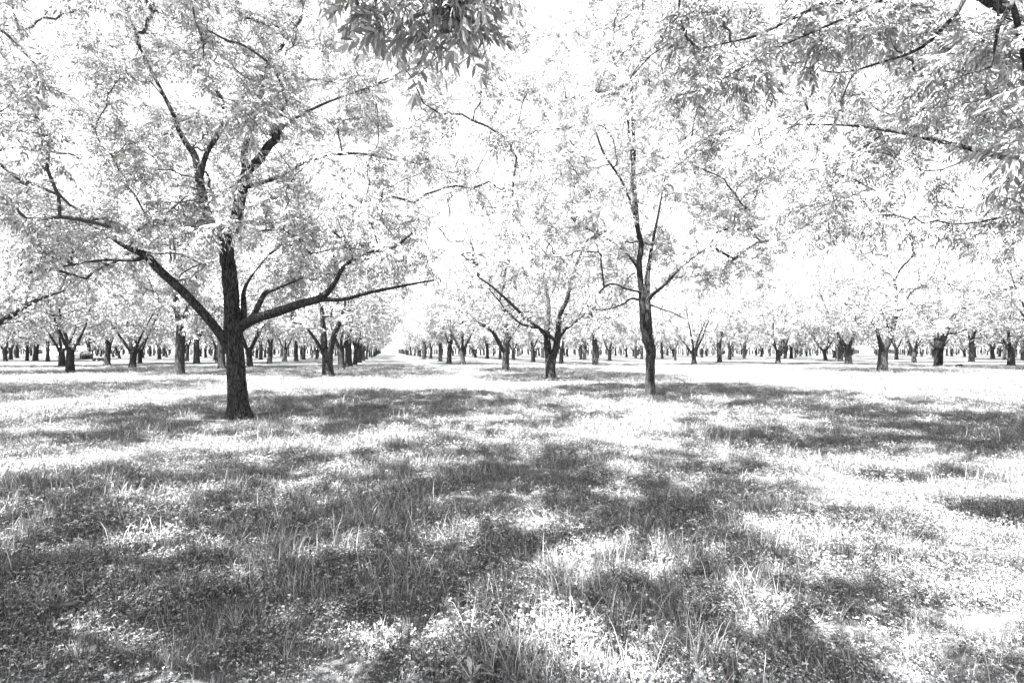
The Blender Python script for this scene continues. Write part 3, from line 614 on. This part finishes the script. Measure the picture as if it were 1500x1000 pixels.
def scatter(y0, y1, dens, scale, weights, margin=1.6):
    area = (y1 - y0) * (0.95 * (y0 + y1) + 2 * margin); n = int(area * dens)
    y = np.sqrt(rg.uniform(y0 * y0, y1 * y1, n)); x = rg.uniform(-1, 1, n) * (y * .95 + margin)
    ii = rg.choice(len(weights), n, p=np.array(weights) / sum(weights))
    nz = np.array([mnoise.noise(Vector((a * .55, b_ * .55, 3.3))) for a, b_ in zip(x, y)])
    nz2 = np.array([mnoise.noise(Vector((a * 1.6, b_ * 1.6, 9.3))) for a, b_ in zip(x, y)])
    # grass stands in drifts, clover fills between
    tall = (ii >= 4) & (ii <= 5); okk = ~tall | (nz + .5 * nz2 > .02)
    cl = (ii == 1) | (ii == 6); okk &= ~cl | (nz - .6 * nz2 < .42)
    okk &= ~((nz2 > .6) & (ii != 0) & (rg.uniform(0, 1, n) < .3))
    for tx, ty, tr_ in ((T1.location[0], T1.location[1], .8), (4.93, 20.2, .5)): okk &= np.hypot(x - tx, y - ty) > tr_ * rg.uniform(.75, 1.2, n)
    x, y, ii, nz, nz2 = x[okk], y[okk], ii[okk], nz[okk], nz2[okk]; n = len(x)
    pts.append(np.stack([x, y, gz(x, y)], 1)); rot.append(np.stack([rg.normal(0, .1, n), rg.normal(0, .1, n), rg.uniform(0, 6.283, n)], 1))
    scl.append(scale * rg.uniform(.7, 1.3, n) * (1 + .35 * nz + .3 * nz2)); idx.append(ii)
scatter(1.2, 4.6, 125, .88, [28, 18, 20, 16, 12, 11, 4])
scatter(4.6, 6.5, 105, .9, [30, 20, 24, 16, 6, 4, 3])
scatter(6.5, 13, 66, .95, [28, 20, 28, 18, 4, 2, 3])
scatter(13, 26, 20, 1.15, [18, 20, 32, 20, 2, 1, 3])
scatter(26, 62, 4.0, 1.4, [10, 12, 36, 24, 2, 1, 3])
pts = np.concatenate(pts); rot = np.concatenate(rot); scl = np.concatenate(scl); idx = np.concatenate(idx)
me = bpy.data.meshes.new('ground_cover'); me.vertices.add(len(pts)); me.vertices.foreach_set('co', pts.astype(np.float32).ravel())
at = me.attributes.new('rot', 'FLOAT_VECTOR', 'POINT'); at.data.foreach_set('vector', rot.astype(np.float32).ravel())
at = me.attributes.new('scl', 'FLOAT', 'POINT'); at.data.foreach_set('value', scl.astype(np.float32))
at = me.attributes.new('idx', 'INT', 'POINT'); at.data.foreach_set('value', idx.astype(np.int32))
gc = link('ground_cover', me, kind='stuff'); gc['label'] = 'pale clover, weeds and grass covering the orchard floor'; gc['category'] = 'grass'
ng = bpy.data.node_groups.new('ground_cover', 'GeometryNodeTree')
ng.interface.new_socket('Geometry', in_out='INPUT', socket_type='NodeSocketGeometry'); ng.interface.new_socket('Geometry', in_out='OUTPUT', socket_type='NodeSocketGeometry')
ni = ng.nodes.new('NodeGroupInput'); no = ng.nodes.new('NodeGroupOutput'); iop = ng.nodes.new('GeometryNodeInstanceOnPoints'); ci = ng.nodes.new('GeometryNodeCollectionInfo')
ci.inputs['Collection'].default_value = coll; ci.inputs['Separate Children'].default_value = True; ci.inputs['Reset Children'].default_value = True
def attr(nm, ty):
    n_ = ng.nodes.new('GeometryNodeInputNamedAttribute'); n_.data_type = ty; n_.inputs['Name'].default_value = nm; return n_.outputs['Attribute']
e2r = ng.nodes.new('FunctionNodeEulerToRotation')
ng.links.new(attr('rot', 'FLOAT_VECTOR'), e2r.inputs[0]); ng.links.new(e2r.outputs[0], iop.inputs['Rotation']); ng.links.new(attr('scl', 'FLOAT'), iop.inputs['Scale']); ng.links.new(attr('idx', 'INT'), iop.inputs['Instance Index'])
iop.inputs['Pick Instance'].default_value = True
ng.links.new(ni.outputs[0], iop.inputs['Points']); ng.links.new(ci.outputs[0], iop.inputs['Instance']); ng.links.new(iop.outputs[0], no.inputs[0])
md = gc.modifiers.new('ground_cover', 'NODES'); md.node_group = ng

# ------------------------------------------------------------------ single plants that stand out in the foreground
BL = [blades_mesh('blade', 200 + k, 1, .012, .26, .42, .0030, c_) for k, c_ in enumerate((.45, .8, 1.15, 1.5, .6))]
def tuft(px, py, n, s, label):
    g = base_of(px, py); t = thing('grass_tuft', g, label, 'grass tuft', 'long grass tufts in the foreground')
    rr = random.Random(int(px * 7 + py))
    for k in range(n + 4):
        o = link('blade', BL[rr.randrange(5)], t); o.rotation_euler = (rr.gauss(0, .2), rr.gauss(0, .2), rr.uniform(0, 6.28)); q = s * rr.uniform(.45, 1.0); o.scale = (q, q, q)
for px, py, n, s in [(250, 990, 16, 1.0), (310, 960, 14, 1.0), (420, 975, 14, 1.0), (180, 975, 12, .9), (345, 925, 12, .9), (860, 968, 12, .8), (775, 995, 9, .8), (1212, 862, 12, 1.0), (1230, 895, 10, .8), (1110, 850, 14, 1.0),
                     (1400, 880, 12, .9), (1015, 900, 12, .9), (1330, 950, 12, .9), (690, 905, 9, .8), (440, 735, 14, 1.1), (612, 735, 14, 1.1), (185, 842, 12, 1.0)]:
    tuft(px, py, n, s, 'tuft of long arching grass blades rising above the foreground weeds')
def weed(px, py, s, n, label):
    g = base_of(px, py); t = thing('broadleaf_weed', g, label, 'weed')
    rr = random.Random(int(px))
    mb = MB(); prof = [(0, .10), (.12, .18), (.22, .5), (.28, .3), (.38, .75), (.44, .5), (.55, 1), (.62, .72), (.74, .95), (.80, .68), (.9, .5), (1, .03)]; v = []; q = []
    for k, (tt, ww) in enumerate(prof):
        z = .55 * tt - .35 * tt * tt; v += [(tt, -ww * .15, z + .05 * ww), (tt, 0, z), (tt, ww * .15, z + .05 * ww)]
    for k in range(11): q += [(3 * k, 3 * k + 1, 3 * k + 4, 3 * k + 3), (3 * k + 1, 3 * k + 2, 3 * k + 5, 3 * k + 4)]
    mb.add(v, q); me = mb.mesh('leaf', [M_GRASS])
    st = MB(); tube(st, np.array([(0, 0, -.02), (.004, 0, s * .25), (0, .004, s * .45)]), [.006, .005, .003], 6); link('stem', st.mesh('stem', [M_GRASS]), t)
    for k in range(n):
        o = link('leaf', me, t); o.location = (0, 0, s * .12 + s * .3 * k / n); o.rotation_euler = (rr.gauss(0, .2), .15 - .7 * k / n + rr.gauss(0, .15), k * 2.4); o.scale = (s * rr.uniform(.75, 1.1),) * 3
weed(352, 862, .10, 9, 'pale broad-leaved weed beside the sunlit clover patch')
weed(690, 992, .13, 7, 'broad long-leaved weed in dark gap by bright clover mound')
weed(128, 985, .09, 7, 'grey broad-leaved weed among long grass blades in the shade')
# a broken stick lying in the weeds
g = base_of(82, 914); t = thing('fallen_stick', g, 'short broken stick lying at the edge of a sunlit clover patch', 'stick')
mb = MB(); tube(mb, *catmull([(-.10, -.03, .06), (-.04, 0, .065), (.03, .01, .08), (.10, .04, .085)], [.010, .015, .017, .012], .01), 10, .35, 3); link('wood', mb.mesh('wood', [M_TWIG], True), t)
mb = MB(); tube(mb, *catmull([(.03, .01, .08), (.06, .05, .10), (.08, .09, .105)], [.009, .007, .004], .02), 6); link('side_twig', mb.mesh('side_twig', [M_TWIG], True), t)
# fallen branch and a chunk of wood by the dark-based tree
g = base_of(1405, 537.5); t = thing('fallen_branch', g, 'dark crooked fallen branch on the grass between two far trunks', 'branch')
mb = MB(); tube(mb, *catmull([(-.32, 0, .02), (-.26, 0, .16), (-.1, .02, .22), (.05, 0, .17), (.18, .02, .28), (.3, .05, .24)], [.05, .06, .07, .08, .05, .03], .05), 8, .15, 1); link('wood', mb.mesh('wood', [M_BARKD], True), t)
mb = MB(); tube(mb, *catmull([(.16, 0, .27), (.24, -.05, .12), (.26, -.08, -.02)], [.045, .04, .03], .05), 7, .1, 2); link('side_branch', mb.mesh('side_branch', [M_BARKD], True), t)
g = base_of(1392.6, 537); t = thing('wood_chunk', g, 'small dark lump of wood near the crooked fallen branch', 'wood')
mb = MB(); tube(mb, *catmull([(-.09, 0, .05), (0, .01, .09), (.09, 0, .07)], [.05, .08, .06], .03), 8, .2, 5); link('wood', mb.mesh('wood', [M_BARKD], True), t)

# ------------------------------------------------------------------ beyond the trees on the left: white shed and a low trailer
g = base_of(88, 527); t = thing('shed', g, 'white flat-sided shed beyond the trees on the open field', 'shed')
mb = MB(); mb.box(-2.9, 2.9, 0, 3, 0, 2.1); link('wall', mb.mesh('wall', [M_WHITE]), t)
mb = MB(); mb.add([(-3.1, -.2, 2.10), (3.1, -.2, 2.10), (3.1, 3.2, 2.10), (-3.1, 3.2, 2.10), (-3.1, 1.5, 2.45), (3.1, 1.5, 2.45)], [(0, 1, 5, 4), (3, 4, 5, 2), (0, 3, 2, 1)], [(0, 4, 3), (1, 2, 5)]); link('roof', mb.mesh('roof', [M_WHITE]), t)
mb = MB(); mb.box(-.6, -.3, -.03, .02, 1.45, 1.65); link('vent', mb.mesh('vent', [M_DARK]), t)
mb = MB(); mb.box(-.65, -.45, -.03, .02, .55, .85); link('meter_box', mb.mesh('meter_box', [M_DARK]), t)
mb = MB(); mb.box(.8, 1.7, -.04, .02, .02, 1.9); link('door', mb.mesh('door', [M_WHITE]), t)
g = base_of(139, 528.5); t = thing('trailer', g, 'low dark flatbed trailer with an arched frame at one end', 'trailer')
mb = MB(); mb.box(-3.0, 3.1, -.9, .9, .28, .40); link('deck', mb.mesh('deck', [M_DARK]), t)
for x in (-2.9, -1.4):
    for y in (-.8, .8):
        mb = MB(); mb.box(x - .09, x + .09, y - .06, y + .06, .40, 1.2); link('post', mb.mesh('post', [M_DARK]), t)
mb = MB()
for y in (-.8, .8):
    tube(mb, *catmull([(-2.95, y, 1.2), (-2.6, y, 1.5), (-2.1, y, 1.6), (-1.6, y, 1.45), (-1.0, y, .9)], [.09] * 5, .1), 7)
link('arch', mb.mesh('arch', [M_DARK], True), t)
mb = MB(); mb.box(-1.5, -.9, -.85, .85, .402, 1.15); link('toolbox', mb.mesh('toolbox', [M_DARK]), t)
for x in (.6, 1.4):
    for y in (-.98, .98):
        mb = MB(); tube(mb, np.array([(x, y - .08, .26), (x, y + .08, .26)]), [.26, .26], 18); wl = link('wheel', mb.mesh('wheel', [M_DARK], False), t)
        mb = MB(); sgn = 1 if y > 0 else -1; tube(mb, np.array([(x, y, .26), (x, y + sgn * .12, .26)]), [.12, .1], 12); link('rim', mb.mesh('rim', [M_WOOD]), wl)
